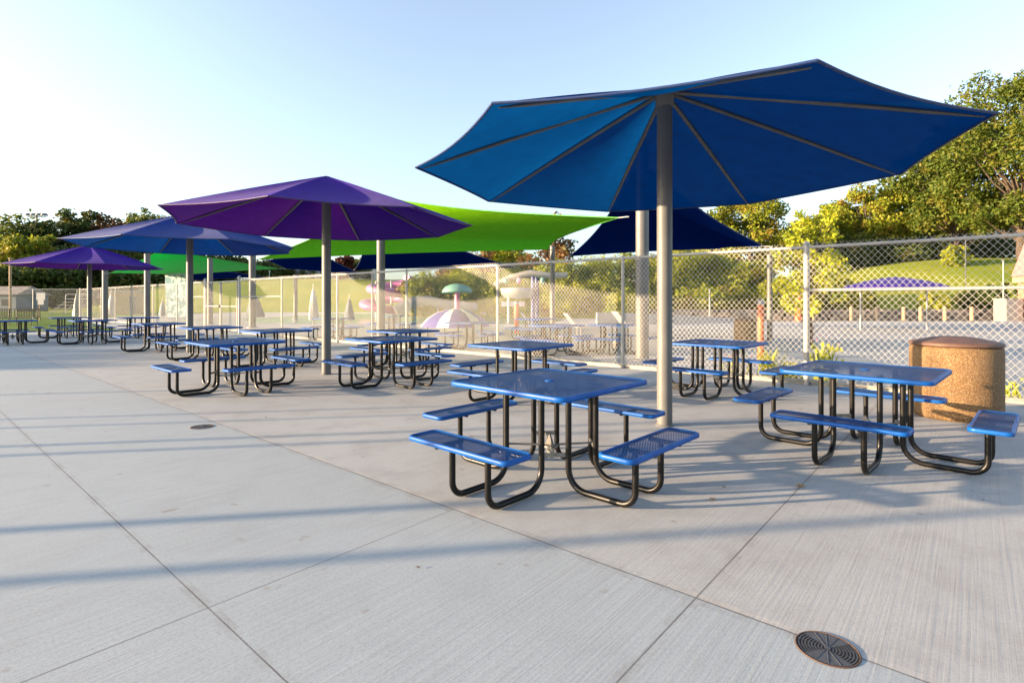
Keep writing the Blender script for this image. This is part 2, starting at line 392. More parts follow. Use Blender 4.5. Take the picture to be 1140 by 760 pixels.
TB = [(612, 420.3, 'blue picnic table nearest the camera, left of the thick blue umbrella pole', 0),
      (963, 411, 'blue picnic table in front of the round aggregate trash can', -2.5),
      (580, 383, 'blue picnic table directly behind the nearest one, its top seen above it', 1),
      (799, 381, 'blue picnic table by the fence just right of the blue umbrella pole', -1),
      (262, 379.5, 'large blue picnic table left of the front purple umbrella pole', 1),
      (436, 376.3, 'blue picnic table right of the front purple umbrella pole, nearer of two', 0),
      (449, 367.6, 'blue picnic table behind another one right of the front purple umbrella pole', 2),
      (307, 367.3, 'blue picnic table close behind and right of the one left of the purple pole', 1),
      (234, 363.8, 'blue picnic table immediately right of the rear blue umbrella pole', 0),
      (178, 359.7, 'blue picnic table just left of the rear blue umbrella pole', 0),
      (154, 353.3, 'small far blue picnic table in front of the tan hut, by the grass', 0),
      (103, 356.3, 'far blue picnic table at the foot of the rear purple umbrella pole', 2),
      (77, 353.3, 'far blue picnic table behind the rear purple umbrella pole, next to the grass', 0),
      (14, 356.6, 'blue picnic table cut by the left edge of the photo', 0)]
BT = [(684, 361, 'blue picnic table behind the fence beside the tall sail pole', 12),
      (620, 361.5, 'blue picnic table behind the fence left of the sail pole', 8),
      (523, 358.5, 'blue picnic table behind the fence in front of the striped dome', 4),
      (371, 354, 'blue picnic table behind the fence at the front purple umbrella pole', 0),
      (436, 351.5, 'blue picnic table behind the fence below the pink spiral slide', 6),
      (596, 354.5, 'blue picnic table behind the fence under the blue play tower', 14)]
TH = R(-42.7)
first = True
for lst, grp in ((TB, 'blue picnic tables on the concrete outside the fence'), (BT, 'blue picnic tables inside the pool fence')):
    for px, py, lab, dr in lst:
        x, y = G(px, py, .76)
        if (px, py) == (612, 420.3): x, y = .300, 4.28
        o = proto if first else copy_tree(proto); first = False
        o.location = (x, y, 0.002); o.rotation_euler = (0, 0, TH+R(dr)); tag(o, lab, 'picnic table', grp)
# ---------------------------------------------------------------- umbrellas
def make_umbrella(cm, under=None):
    u = empty('shade_umbrella', (0, 0, 0))
    HT, ZT, RAD, ROT = 3.77, 2.85, 2.77, R(3)
    b = MB(); b.tube([(0, 0, 0), (0, 0, HT-.10)], .084, 24); b.build('pole', M['pole'], u)
    b = MB(); b.lathe([(.105, 0.0), (.10, .012), (.088, .014), (.085, .02)], 24); b.build('base_plate', M['pole'], u)
    b = MB(); nr, nu = 14, 10
    for k in range(8):
        a0 = ROT+k*math.pi/4; a1 = a0+math.pi/4; o = len(b.v)
        for i in range(nr+1):
            r = i/nr
            for j in range(nu+1):
                w = j/nu; s = 4*w*(1-w)
                x = (math.cos(a0)*(1-w)+math.cos(a1)*w)*RAD*r; y = (math.sin(a0)*(1-w)+math.sin(a1)*w)*RAD*r
                kx = 1-.026*s*r**2.2
                zl = HT-(HT-ZT)*r*(.93+.07*r)
                z = zl-.085*s*math.sin(math.pi*min(r, .999))-.02*s*r**2
                b.v.append((x*kx, y*kx, z))
        for i in range(nr):
            for j in range(nu):
                p = o+i*(nu+1)+j
                b.f.append((p, p+1, p+nu+2, p+nu+1)); b.mi.append(0); b.sm.append(True)
    cn = b.build('canopy', cm, u)
    hb = MB()
    for k in range(8):
        base = k*(nr+1)*(nu+1)+nr*(nu+1)
        hb.tube([b.v[base+j] for j in range(nu+1)], .011, 5)
    hb.build('hem', M['hem'] if under is None else under, cn)
    for k in range(8):
        a = ROT+k*math.pi/4; c, s = math.cos(a), math.sin(a); q = MB(); pts = []
        for i in range(9):
            r = .04+.935*i/8; pts.append((c*RAD*r, s*RAD*r, HT-(HT-ZT)*r*(.93+.07*r)-.04))
        q.tube(pts, [.026]*5+[.023, .021, .018, .006], 6); q.build('rib', M['rib'], u)
    q = MB(); q.lathe([(0, HT-.01), (.07, HT-.02), (.12, HT-.06), (.13, HT-.08), (.10, HT-.06), (.10, HT-.2), (.084, HT-.21)], 20); q.build('hub', M['pole'], u)
    return u
ub = make_umbrella(M['cblue']); up = make_umbrella(M['cpurple'], plain('purple_hem', (.05, .02, .12), .6))
GU = 'octagonal shade umbrellas in a row along the fence'
ub.location = (1.71, 6.04, 0); tag(ub, 'big blue octagonal shade umbrella nearest the camera, over the front table', 'umbrella', GU)
up.location = (-3.53, 10.25, 0); tag(up, 'purple octagonal shade umbrella second from the right, sunlit pink on its left', 'umbrella', GU)
u3 = make_umbrella(M['cblue2']); u3.location = (-8.73, 14.6, 0); tag(u3, 'blue octagonal shade umbrella between the two purple ones', 'umbrella', GU)
u4 = copy_tree(up); u4.location = (-17.95, 22.9, 0); tag(u4, 'farthest purple octagonal shade umbrella at the left edge of the photo', 'umbrella', GU)
# ---------------------------------------------------------------- sail poles and sails
def spole(px, Y, ztop, r, lab, z0=0):
    x = (px-570)/F0*Y; t = empty('sail_pole', (x, Y, z0), 0, lab, 'pole', 'steel poles holding the shade sails')
    b = MB(); b.tube([(0, 0, 0), (0, 0, ztop)], r, 20); b.lathe([(0, ztop+.03), (r*.8, ztop+.02), (r*1.06, ztop), (r*1.06, ztop-.06), (r, ztop-.06)], 20)
    b.build('pole', M['pole'], t)
    b = MB(); b.lathe([(r*1.7, 0), (r*1.7, .03), (r*1.05, .05), (r, .06)], 20); b.build('base_collar', M['galv'], t)
    return (x, Y)
P1 = spole(715, 12.6, 5.0, .15, 'thick steel sail pole right behind the nearest umbrella pole')
P2 = spole(424, 19.0, 5.02, .145, 'thick steel sail pole just right of the front purple umbrella pole')
P3 = spole(615, 28.0, 4.25, .13, 'steel sail pole where the lime sail ends, behind the front table')
P4 = spole(281, 28.0, 3.75, .17, 'steel sail pole left of the front purple umbrella, at the gate')
P5 = spole(234, 32.0, 3.9, .15, 'steel sail pole just right of the rear blue umbrella pole')
P6 = spole(329, 42.0, 3.4, .15, 'shaded sail pole standing before the sunlit lawn')
P7 = spole(164, 30.0, 4.0, .15, 'steel sail pole left of the rear blue umbrella pole')
P8 = spole(117, 33.0, 3.3, .15, 'steel sail pole just right of the rear purple umbrella pole')
P9 = spole(857, 18.5, 3.0, .09, 'slim steel sail pole beside the orange bollard')
def sail(corners, mat, lab, sag=.10, hemm=None):
    A, B, C, D = [Vector(c) for c in corners]
    b = MB(); n = 20
    def pt(u, v):
        p = A*(1-u)*(1-v)+B*u*(1-v)+C*u*v+D*(1-u)*v
        cen = (A+B+C+D)/4
        eu = 4*u*(1-u); ev = 4*v*(1-v)
        k = sag*(eu*(1-ev)**1.0+ev*(1-eu)**1.0)
        return p+(cen-p)*k
    for j in range(n+1):
        for i in range(n+1): b.v.append(tuple(pt(i/n, j/n)))
    for j in range(n):
        for i in range(n):
            a = j*(n+1)+i; b.f.append((a, a+1, a+n+2, a+n+1)); b.mi.append(0); b.sm.append(True)
    o = empty('shade_sail', (0, 0, 0), 0, lab, 'shade sail', 'tensioned shade sails over the pool deck')
    s = b.build('sail_fabric', mat, o)
    h = MB()
    for path in ([pt(i/n, 0) for i in range(n+1)], [pt(1, i/n) for i in range(n+1)], [pt(1-i/n, 1) for i in range(n+1)], [pt(0, 1-i/n) for i in range(n+1)]):
        h.tube(path, .018, 5)
    h.build('sail_hem', hemm or M['hem'], o)
    t = MB()
    cen = (A+B+C+D)/4
    for c in (A, B, C, D):
        out = (c-cen).normalized(); t.tube([c-out*.1, c+out*.35], .018, 6)
    t.build('corner_shackle', M['galv'], o)
    return o
gh = plain('green_hem', (.05, .25, .02), .6)
sail([(P1[0]-.5, P1[1]+.3, 3.38), (P2[0]+.2, P2[1]-.2, 4.98), (P4[0]+.3, P4[1], 3.55), (P3[0]-.2, P3[1]-.2, 4.05)], M['cgreen'], 'bright lime green shade sail between the purple and the nearest blue umbrella', .09, gh)
sail([(P1[0], P1[1]+.3, 4.75), (P9[0]-.3, P9[1]-.2, 3.25), (11.5, 30, 4.3), (P3[0]+.9, P3[1], 3.72)], M['cnavy'], 'navy shade sail sloping behind the nearest umbrella pole', .09)
sail([XZ(404, 274, 36), XZ(470, 262, 30), XZ(574, 298, 38), XZ(395, 300, 46)], M['cnavy'], 'long navy shade sail below the lime green sail', .05)
sail([XZ(297, 290, 44), XZ(345, 276, 38), XZ(404, 306, 46), XZ(318, 299, 55)], M['cnavy'], 'navy shade sail seen left of the front purple umbrella pole', .05)
sail([XZ(196, 300, 50), XZ(240, 300, 46), XZ(296, 308, 52), XZ(215, 312, 60)], M['cnavy'], 'low navy shade sail behind the rear blue umbrella', .05)
sail([XZ(122, 304, 32), XZ(180, 277, 34), XZ(311, 299, 40), XZ(200, 306, 46)], M['cmint'], 'green shade sail behind the rear blue umbrella', .05, gh)
# ---------------------------------------------------------------- chain-link fence
F1 = Vector((6.83, 7.25, 0)); DV = Vector((-.759, .651, 0)).normalized(); NV = Vector((.651, .759, 0))
FH = 2.30
def chain(t0, t1, z0, z1, org, d, nrm, r=.0025, w=.088, h=.105):
    b = MB(); H = z1-z0; L = H*w/h
    i = int(t0/w)-int(L/w)-2
    def rod(ta, za, tb, zb, off):
        p = org+d*ta+nrm*off; q = org+d*tb+nrm*off; p.z = za; q.z = zb
        t = (q-p).normalized(); a = nrm; c = t.cross(a); vs = []
        for e in (p, q):
            for k in range(3): vs.append(e+(a*math.cos(2.094*k)+c*math.sin(2.094*k))*r)
        b.add(vs, [(0, 1, 4, 3), (1, 2, 5, 4), (2, 0, 3, 5)])
    while i*w < t1+L:
        s = i*w
        for sg in (1, -1):
            ta, tb = (s, s+L) if sg > 0 else (s, s-L)
            za, zb = z0, z1
            lo, hi = 0.0, 1.0
            for lim, typ in ((t0, 0), (t1, 1)):
                f = (lim-ta)/(tb-ta)
                inside0 = ta >= lim if typ == 0 else ta <= lim
                inside1 = tb >= lim if typ == 0 else tb <= lim
                if inside0 and inside1: continue
                if not inside0 and not inside1: lo = 2; break
                if inside0: hi = min(hi, f)
                else: lo = max(lo, f)
            if lo < hi-.01: rod(ta+(tb-ta)*lo, za+(zb-za)*lo, ta+(tb-ta)*hi, za+(zb-za)*hi, .0032*sg)
        i += 1
    return b
def fp(t, z=0, off=0): q = F1+DV*t+NV*off; return (q.x, q.y, z)
fence = empty('chain_link_fence', fp(0), 0, 'long tall chain-link fence running from right foreground to far left', 'fence')
def fpart(b, name, mat, parent=fence): o = b.build(name, mat, parent); o.matrix_parent_inverse = Matrix.Translation(-Vector(fence.location)) if parent is fence else Matrix.Identity(4); return o
for t0, t1 in ((-2.6, 24.4), (28.3, 53.5)):
    fpart(chain(t0, t1, .05, FH+.045, F1, DV, NV), 'chain_mesh', M['wire'])
    b = MB(); b.tube([fp(t0, FH-.02, .035), fp(t1, FH-.02, .035)], .026, 10); fpart(b, 'top_rail', M['fpost'])
for t, r, e in ((-1.0, .036, 0), (2.58, .045, .05), (6.0, .033, 0), (9.5, .033, 0), (13.1, .033, 0), (14.8, .03, 0), (16.8, .036, 0), (20.7, .033, 0), (24.5, .058, .14), (28.3, .058, .14), (32.1, .033, 0), (35.9, .033, 0), (40.0, .036, 0), (43.6, .033, 0), (47.2, .033, 0), (50.5, .033, 0), (53.5, .05, .08)):
    b = MB(); b.tube([fp(t, 0, .035), fp(t, FH+e, .035)], r, 14); b.lathe([(0, FH+e+.035), (r*.7, FH+e+.025), (r*1.1, FH+e), (r*1.1, FH+e-.03), (r, FH+e-.03)], 14, fp(t, 0, .035)); 
    for zz in (.35, .9, 1.5, 2.1): b.lathe([(r, zz-.015), (r+.008, zz-.012), (r+.008, zz+.012), (r, zz+.015)], 12, fp(t, 0, .035))
    fpart(b, 'post', M['fpost'])
for t0, t1, z in ((-2.6, 2.58, 1.57), (20.7, 24.5, 1.57), (28.3, 32.1, 1.6)):
    b = MB(); b.tube([fp(t0, z, .035), fp(t1, z, .035)], .024, 8); fpart(b, 'mid_rail', M['fpost'])
b = MB(); b.tube([fp(-2.6, .06, .01), fp(24.4, .06, .01)], .006, 6); fpart(b, 'tension_wire', M['wire'])
# kerb
b = MB(); a0 = Vector(fp(-3, 0, .10)); 
for t0, t1 in ((-3, 24.3), (28.5, 53)):
    p = [Vector(fp(t0, 0, .06)), Vector(fp(t1, 0, .06)), Vector(fp(t1, 0, .24)), Vector(fp(t0, 0, .24))]
    b.add([tuple(q) for q in p]+[(q.x, q.y, .07) for q in p], [(0, 1, 5, 4), (1, 2, 6, 5), (2, 3, 7, 6), (3, 0, 4, 7), (4, 5, 6, 7)])
struct(b.build('fence_kerb', M['cream']))
gate = empty('fence_gate', fp(26.4), 0, 'closed double chain-link gate in the fence left of the front purple umbrella', 'gate')
for t0, t1 in ((24.65, 26.33), (26.45, 28.15)):
    b = MB(); z1 = FH-.05
    for a, c in (((t0, .1), (t0, z1)), ((t1, .1), (t1, z1)), ((t0, .1), (t1, .1)), ((t0, z1), (t1, z1)), ((t0, 1.15), (t1, 1.15))):
        b.tube([fp(a[0], a[1]), fp(c[0], c[1])], .026, 8)
    lf = b.build('gate_leaf', M['fpost'], gate); lf.matrix_parent_inverse = Matrix.Translation(-Vector(gate.location))
    m = chain(t0, t1, .1, z1, F1, DV, NV).build('chain_mesh', M['wire'], lf)
b = MB(); b.box(fp(26.39, 1.15, -.03), (.12, .05, .14)); lt = b.build('latch', M['iron'], gate); lt.matrix_parent_inverse = Matrix.Translation(-Vector(gate.location))
cx, cy, _ = fp(53.5)
f2 = empty('chain_link_fence', (cx, cy, 0), 0, 'shaded grey chain-link fence behind the lawn at far left', 'fence')
b = chain(0, 40, .05, FH, Vector((0, 0, 0)), Vector((-1, 0, 0)), Vector((0, 1, 0)), .0034, .1, .12); b.build('chain_mesh', M['galv'], f2)
b = MB(); b.tube([(0, 0, FH), (-40, 0, FH)], .03, 8); b.build('top_rail', M['galv'], f2)
for k in range(1, 12):
    b = MB(); b.tube([(-3.6*k, 0, 0), (-3.6*k, 0, FH)], .04, 8); b.build('post', M['galv'], f2)
# ---------------------------------------------------------------- trash cans
def bin_(x, y, r, h, lab):
    t = empty('trash_can', (x, y, 0), R(20), lab, 'trash can', 'round exposed-aggregate trash cans')
    b = MB(); b.lathe([(0, .0), (r*.93, .0), (r*.97, .03), (r, .08), (r, h-.05), (r*.985, h-.015), (r*.93, h)], 64); b.build('drum', M['tan'], t)
    b = MB(); b.lathe([(r*.9, h+.004), (r*1.0, h+.006), (r*1.015, h+.02), (r*1.0, h+.045), (r*.93, h+.055), (r*.7, h+.078), (r*.5, h+.10), (r*.3, h+.112), (0, h+.115)], 64); ld = b.build('lid', M['lid'], t)
    return t
bin_(5.36, 6.52, .45, .85, 'large round exposed-aggregate trash can with brown lid outside the fence at right')
bin_(8.0, 18.5, .36, .72, 'smaller tan round trash can inside the fence beside the orange bollard')
# ---------------------------------------------------------------- drains
def drain(px, py, lab, rz):
    x, y = G(px, py); t = empty('floor_drain', (x, y, .001), rz, lab, 'drain', 'round cast-iron floor drains')
    r = .115
    b = MB(); b.lathe([(0, .0006), (r, .0006)], 40); b.build('hollow_shade', M['dark'], t)  # flat black disc, the shade under the grate put in as colour
    b = MB(); b.lathe([(r*.95, .0012), (r*.955, .0034), (r*.985, .0034), (r*1.01, .0005)], 48); b.build('rim', M['rust'], t)
    b = MB()
    def sector(r0, r1, a0, a1, z=.0022):
        n = 10; vs = []; 
        for i in range(n+1):
            a = a0+(a1-a0)*i/n
            vs += [(r0*math.cos(a), r0*math.sin(a), z), (r1*math.cos(a), r1*math.sin(a), z)]
        b.add(vs, [(2*i, 2*i+1, 2*i+3, 2*i+2) for i in range(n)])
    for k in (0, 1):
        o = k*math.pi
        sector(.008, r*.93, o+R(42), o+R(138))
        for q in range(8): sector(r*(.16+.1*q), r*(.205+.1*q), o-R(42), o+R(42))
        for a in (-42, -14, 14, 42): sector(.006, r*.93, o+R(a)-.02, o+R(a)+.02, .0026)
        for a in (66, 90, 114): b.tube([(0, 0, .0024), (r*.9*math.cos(o+R(a)), r*.9*math.sin(o+R(a)), .0024)], .0014, 4)
    b.lathe([(0, .0042), (.012, .004)], 16)
    b.build('grate', M['iron'], t)
drain(921, 722, 'round rust-rimmed iron floor drain at the bottom right', R(-28))
drain(225, 475, 'small dark floor drain on the concrete joint at left', R(10))
# ---------------------------------------------------------------- trees
def leaves(cl, n, size, squash=1.0):
    """cl: list of (x,y,z,r); leaf quads clumped on the shells of the clusters"""
    cl = np.array(cl); wts = cl[:, 3]**2; idx = rng.choice(len(cl), n, p=wts/wts.sum())
    d = rng.normal(size=(n, 3)); d /= np.linalg.norm(d, axis=1)[:, None]
    rad = cl[idx, 3]*(rng.random(n)**.33)*1.0
    rad *= 1+.25*rng.normal(size=n)*(rng.random(n) < .3)
    p = cl[idx, :3]+d*rad[:, None]*np.array([1, 1, .8])
    nr = d*.5+rng.normal(size=(n, 3))*.6+np.array([0, 0, .35]); nr /= np.linalg.norm(nr, axis=1)[:, None]
    t = np.cross(nr, rng.normal(size=(n, 3))); t /= np.linalg.norm(t, axis=1)[:, None]; bt = np.cross(nr, t)
    s = size*(.6+.8*rng.random(n))[:, None]
    v = np.stack([p+t*s, p+bt*s*.55, p-t*s, p-bt*s*.55], 1).reshape(-1, 3)
    f = np.arange(4*n).reshape(-1, 4)
    return v, f
def mesh_np(name, v, f, mat, parent):
    me = bpy.data.meshes.new(name); me.from_pydata(v.tolist(), [], f.tolist()); me.materials.append(mat); me.update()
    o = bpy.data.objects.new(name, me); COL.objects.link(o); o.parent = parent; return o
def tree(x, y, z0, h, w, mat, lab, n=7000, leaf=.2, base=.25, cat='tree', name='tree', group=None, ncl=26, trunk=None, sparse=.22):
    t = empty(name, (x, y, z0), rnd.random()*6, lab, cat, group)
    tr = trunk or h*.02; b = MB(); hb = h*base
    top = Vector((rnd.uniform(-.3, .3)*w*.2, rnd.uniform(-.3, .3)*w*.2, h*.82))
    b.tube([(0, 0, -.3), (tr*.3, 0, hb*.6), tuple(top*.5), tuple(top)], [tr*1.3, tr, tr*.7, tr*.2], 8)
    cl = []
    for i in range(ncl):
        a = rnd.random()*6.283; zz = hb+(h-hb)*(.10+.84*((i+rnd.random())/ncl)); f = (zz-hb)/(h-hb)
        prof = math.sin(math.pi*min(1, max(.02, .12+.82*f)))**.6
        rr = w/2*prof*rnd.uniform(.35, .92)
        c = Vector((math.cos(a)*rr, math.sin(a)*rr, zz)); r = w*sparse*rnd.uniform(.55, 1.1)*(.65+.35*prof)
        c.z = min(c.z, h-r*.8)
        cl.append((c.x, c.y, c.z, r))
        st = top*rnd.uniform(.3, .9)*min(1, max(.25, f)); 
        b.tube([tuple(st), tuple((st+c)/2+Vector((0, 0, -.04*h))), tuple(c)], [tr*.35, tr*.22, tr*.07], 5, caps=False)
    for i in range(ncl):
        a = rnd.random()*6.283; q = cl[rnd.randrange(ncl)]
        cl.append((q[0]+rnd.uniform(-1, 1)*q[3]*1.3, q[1]+rnd.uniform(-1, 1)*q[3]*1.3, q[2]+rnd.uniform(-.6, 1)*q[3], q[3]*.45))
    b.build('trunk', M['bark'], t)
    v, f = leaves(cl, n, leaf); mesh_np('crown', v, f, mat, t)
    return t
def pt(px, py, Y, ztop=False):
    return (px-570)/F0*Y
def tpx(px, ytop, wpx, Y, mat, lab, **k):
    x = (px-570)/F0*Y; z0 = hillz(x, Y) if Y > 38.6 and (Y > 64 or x > 3) else 0; zt = CAMH+(HZ-ytop)*Y/F0
    return tree(x, Y, z0-.1, zt-z0, wpx*Y/F0, mat, lab, **k)
GT = 'trees around the pool grounds'
tpx(1138, 70, 170, 62, M['g1'], 'tallest green tree at the right edge of the photo', n=36000, leaf=.20, base=.10, ncl=72, group=GT, sparse=.15)
tpx(1066, 140, 118, 70, M['g1'], 'big green tree under the right tip of the nearest blue umbrella', n=26000, leaf=.21, base=.12, ncl=56, group=GT, sparse=.155)
tpx(966, 206, 90, 78, M['g2'], 'golden orange-tinged tree left of the big green trees', n=13000, leaf=.22, base=.16, ncl=42, group=GT, sparse=.15)
tpx(1012, 196, 80, 84, M['g1'], 'green tree half hidden behind the golden orange-tinged tree', n=12000, leaf=.26, base=.15, group=GT)
tpx(1100, 215, 100, 92, M['g4'], 'dark tree low behind the hill crest at right', n=9000, leaf=.34, base=.05, group=GT)
tpx(1010, 238, 110, 94, M['g4'], 'dark tree low behind the golden tree', n=9000, leaf=.34, base=.05, group=GT)
tpx(835, 217, 105, 72, M['g2'], 'olive tree right of the navy sail behind the fence', n=18000, leaf=.21, base=.08, ncl=48, group=GT, sparse=.16)
tpx(900, 238, 80, 80, M['g2'], 'golden tree behind the young yellow-green tree', n=10000, leaf=.22, base=.1, ncl=40, group=GT, sparse=.16)
tpx(936, 226, 66, 90, M['g1'], 'green tree between the young yellow tree and the golden one', n=9000, leaf=.25, base=.1, ncl=36, group=GT, sparse=.17)
tpx(762, 232, 90, 76, M['g2'], 'olive tree partly hidden by the navy sail', n=10000, leaf=.26, base=.08, group=GT)
tpx(903, 219, 74, 17, M['g3'], 'young bright yellow-green tree close behind the fence', n=3400, leaf=.062, base=.16, ncl=36, group=GT, trunk=.045, sparse=.17)
tpx(610, 240, 60, 75, M['brown_leaf'], 'thin brown autumn tree behind the lime sail corner', n=2500, leaf=.28, base=.2, group=GT)
tpx(520, 277, 70, 78, M['brown_leaf'], 'reddish autumn tree left of the beige slide roof', n=4500, leaf=.3, base=.1, group=GT)
tpx(570, 272, 70, 84, M['g2'], 'golden tree above the water play structure', n=4000, leaf=.3, base=.1, group=GT)
tpx(384, 284, 22, 100, M['red_leaf'], 'dark maroon tree on the lawn crest', n=2500, leaf=.35, base=.08, group=GT)
tpx(404, 288, 26, 104, M['g4'], 'round dark shrub beside the maroon tree', n=2500, leaf=.35, base=.05, group=GT)
for i, (px, yt, wp, Y, m, l) in enumerate([(4, 238, 90, 104, 'g1', 'broad green tree at the left edge'), (62, 244, 70, 108, 'g4', 'dark tree right of the floodlight mast'),
        (92, 231, 62, 112, 'g4', 'tallest dark tree at left with a thin ragged top'), (122, 238, 60, 116, 'brown_leaf', 'thin brownish tree right of the tallest dark tree'), (160, 236, 64, 120, 'g1', 'green tree behind the left tip of the rear blue umbrella'),
        (30, 262, 60, 98, 'g2', 'yellowish smaller tree below the floodlight mast'), (110, 272, 80, 102, 'g4', 'dark low tree behind the rear purple umbrella'), (200, 262, 60, 122, 'g4', 'dark tree hidden mostly by the rear blue umbrella'),
        (250, 284, 60, 124, 'g4', 'dark tree beyond the lawn crest left of the gate'), (302, 291, 60, 126, 'g4', 'dark tree beyond the lawn crest near the navy sail'), (20, 296, 70, 92, 'g4', 'dark low shrub row tree at far left'), (66, 296, 60, 94, 'g4', 'dark low tree behind the bleachers'), (160, 296, 60, 100, 'g4', 'dark low tree left of the printed banner'), (345, 296, 44, 130, 'g4', 'far dark tree on the crest left of the front purple umbrella pole')]):
    tpx(px, yt, wp, Y, M[m], l, n=9000 if yt < 275 else 6000, leaf=.36, base=.04 if yt > 260 else .12, ncl=26, group=GT, sparse=.2 if i in (2, 3) else .24)
for px, yt, Y, l in ((940, 268, 76, 'dark bushes on the crest left of the golden tree'), (1062, 262, 80, 'dark bushes on the crest under the big green tree'), (1010, 270, 74, 'dark bushes on the crest behind the flat purple umbrella')):
    tpx(px, yt, 90, Y, M['g4'], l, n=7000, leaf=.24, base=.0, group=GT, cat='bush', name='bush')
for px, yt, wp, Y, m, l in ((928, 306, 44, 43, 'g5', 'golden shrub on the grass slope right of the young tree'), (1096, 318, 46, 42, 'g4', 'dark low shrub on the slope above the stone wall at right'), (1064, 272, 26, 60, 'g5', 'small bright bush on the hill crest beside the dark lamp post'),
        (960, 322, 34, 41.5, 'g2', 'small shrub just above the stone wall left of the purple umbrella'), (1040, 326, 30, 41, 'g5', 'small round shrub above the stone wall right of the purple umbrella'), (700, 322, 60, 40, 'g5', 'low golden shrub at the hedge foot behind the sail pole'), (785, 320, 60, 40.5, 'g2', 'low olive shrub at the hedge foot behind the thin white post')):
    tpx(px, yt, wp, Y, M[m], l, n=5000, leaf=.13, base=.0, group='shrubs on the grass slope', cat='shrub', name='shrub')
# off-frame trees to the left whose shade falls on the far left of the deck
tree(-50, 8, 0, 6.2, 8, M['g1'], 'large tree outside the photo to the left', n=6000, leaf=.3, base=.1, group=GT)
tree(-54, 13, 0, 6.6, 8, M['g1'], 'second large tree outside the photo to the left', n=6000, leaf=.3, base=.1, group=GT)
# hedge shrubs
HS = [(480, 305, 60, 46), (520, 298, 62, 47), (566, 306, 60, 46), (604, 300, 56, 48), (640, 292, 62, 45), (676, 286, 66, 46), (712, 283, 60, 47), (752, 279, 66, 45), (792, 276, 62, 46), (828, 290, 56, 44), (868, 312, 46, 41)]
hw = ['first', 'second', 'third', 'fourth', 'fifth', 'sixth', 'seventh', 'eighth', 'ninth', 'tenth', 'eleventh', 'twelfth']
for i, (px, yt, wp, Y) in enumerate(HS):
    x = (px-570)/F0*Y
    tree(x, Y, 0, CAMH+(HZ-yt)*Y/F0, wp*Y/F0*1.15, M['g5' if i % 3 else 'g2'], 'yellow-green hedge shrub behind the fence, %s from the left of its row' % hw[i], n=9000, leaf=.13, base=.0, cat='shrub', name='shrub', group='yellow-green shrubs behind the pool fence', ncl=24, sparse=.27)
# ---------------------------------------------------------------- right hill: stone wall, posts, purple umbrella, pillar
t = empty('retaining_wall', (30, 38.6, 0), 0, 'low dark stacked-stone retaining wall at the foot of the grass hill', 'wall')
b = MB(); x = -20.5
while x < 24:
    for r_ in range(3):
        w = rnd.uniform(.5, 1.1); b.box((x+w/2+r_*.2, rnd.uniform(-.05, .05), .13+.26*r_), (w-.03, .45, .25))
    x += .82
b.build('stone_courses', M['stone'], t)
for i, px in enumerate((905, 948, 976, 1006, 1025, 1052, 1082)):
    Y = 38.0; x = (px-570)/F0*Y; b = MB(); b.tube([(0, 0, 0), (0, 0, .98)], [.13, .12], 10); b.lathe([(0, 1.0), (.08, .995), (.12, .98)], 10)
    o = b.build('timber_post', M['wood'], None, (x, Y, 0)); tag(o, 'short tan timber post before the stone wall, %s from the left' % hw[i], 'post', 'short timber posts along the stone wall')
t = empty('pool_umbrella', ((995-570)/F0*26, 26, 0), 0, 'flat purple pool umbrella behind the fence at right', 'umbrella')
b = MB(); b.lathe([(0, 2.55), (.5, 2.5), (1.2, 2.36), (1.9, 2.16), (2.35, 1.95), (2.35, 1.9)], 24); b.build('canopy', plain('deep_purple_fabric', (.09, .03, .33), .6), t)
for sx in (-1.6, 1.6):
    b = MB(); b.tube([(sx, 0, 0), (sx, 0, 2.2)], .045, 10); b.build('pole', M['galv'], t)
t = empty('brick_tower', (36.2, 36.5, 0), 0, 'brick pillar with sloping red top at the right edge of the photo', 'pillar')
b = MB(); b.box((0, 0, 1.3), (2.0, 2.0, 2.6)); b.build('pillar', M['brick'], t)
b = MB(); b.box((0, 0, 2.85), (2.4, 2.4, .4)); b.build('ledge', M['wood'], t)
b = MB(); b.add([(-1.25, -1.25, 3.1), (1.25, -1.25, 3.1), (1.25, 1.25, 3.1), (-1.25, 1.25, 3.1), (-.1, -.3, 8.2), (.6, -.3, 8.2), (.6, .3, 8.2), (-.1, .3, 8.2)], [(0, 1, 5, 4), (1, 2, 6, 5), (2, 3, 7, 6), (3, 0, 4, 7), (4, 5, 6, 7)]); b.build('sloping_roof', M['roof'], t)
t = empty('equipment_box', ((1122-570)/F0*37, 37, 0), 0, 'pale grey equipment box beside the brick pillar', 'box')
b = MB(); b.box((0, 0, .75), (1.1, 1.0, 1.5)); b.build('cabinet', M['galv'], t)
b = MB(); b.box((0, 0, 1.54), (1.2, 1.1, .07)); b.build('cap', M['galv'], t)
for px, yt, Y, l in ((1117, 290, 40, 'thin pale signpost on the grass hill at right'), (1075, 262, 52, 'dark lamp post on the grass hill crest'), (790, 322, 37, 'thin white post before the hedge')):
    x = (px-570)/F0*Y; z0 = hillz(x, Y) if Y > 38.6 else 0; b = MB(); h = CAMH+(HZ-yt)*Y/F0-z0; b.tube([(0, 0, -.2), (0, 0, h)], .05, 8); b.box((0, 0, h), (.12, .12, .1))
    tag(b.build('thin_post', M['galv'] if Y < 45 else M['iron'], None, (x, Y, z0)), l, 'post')
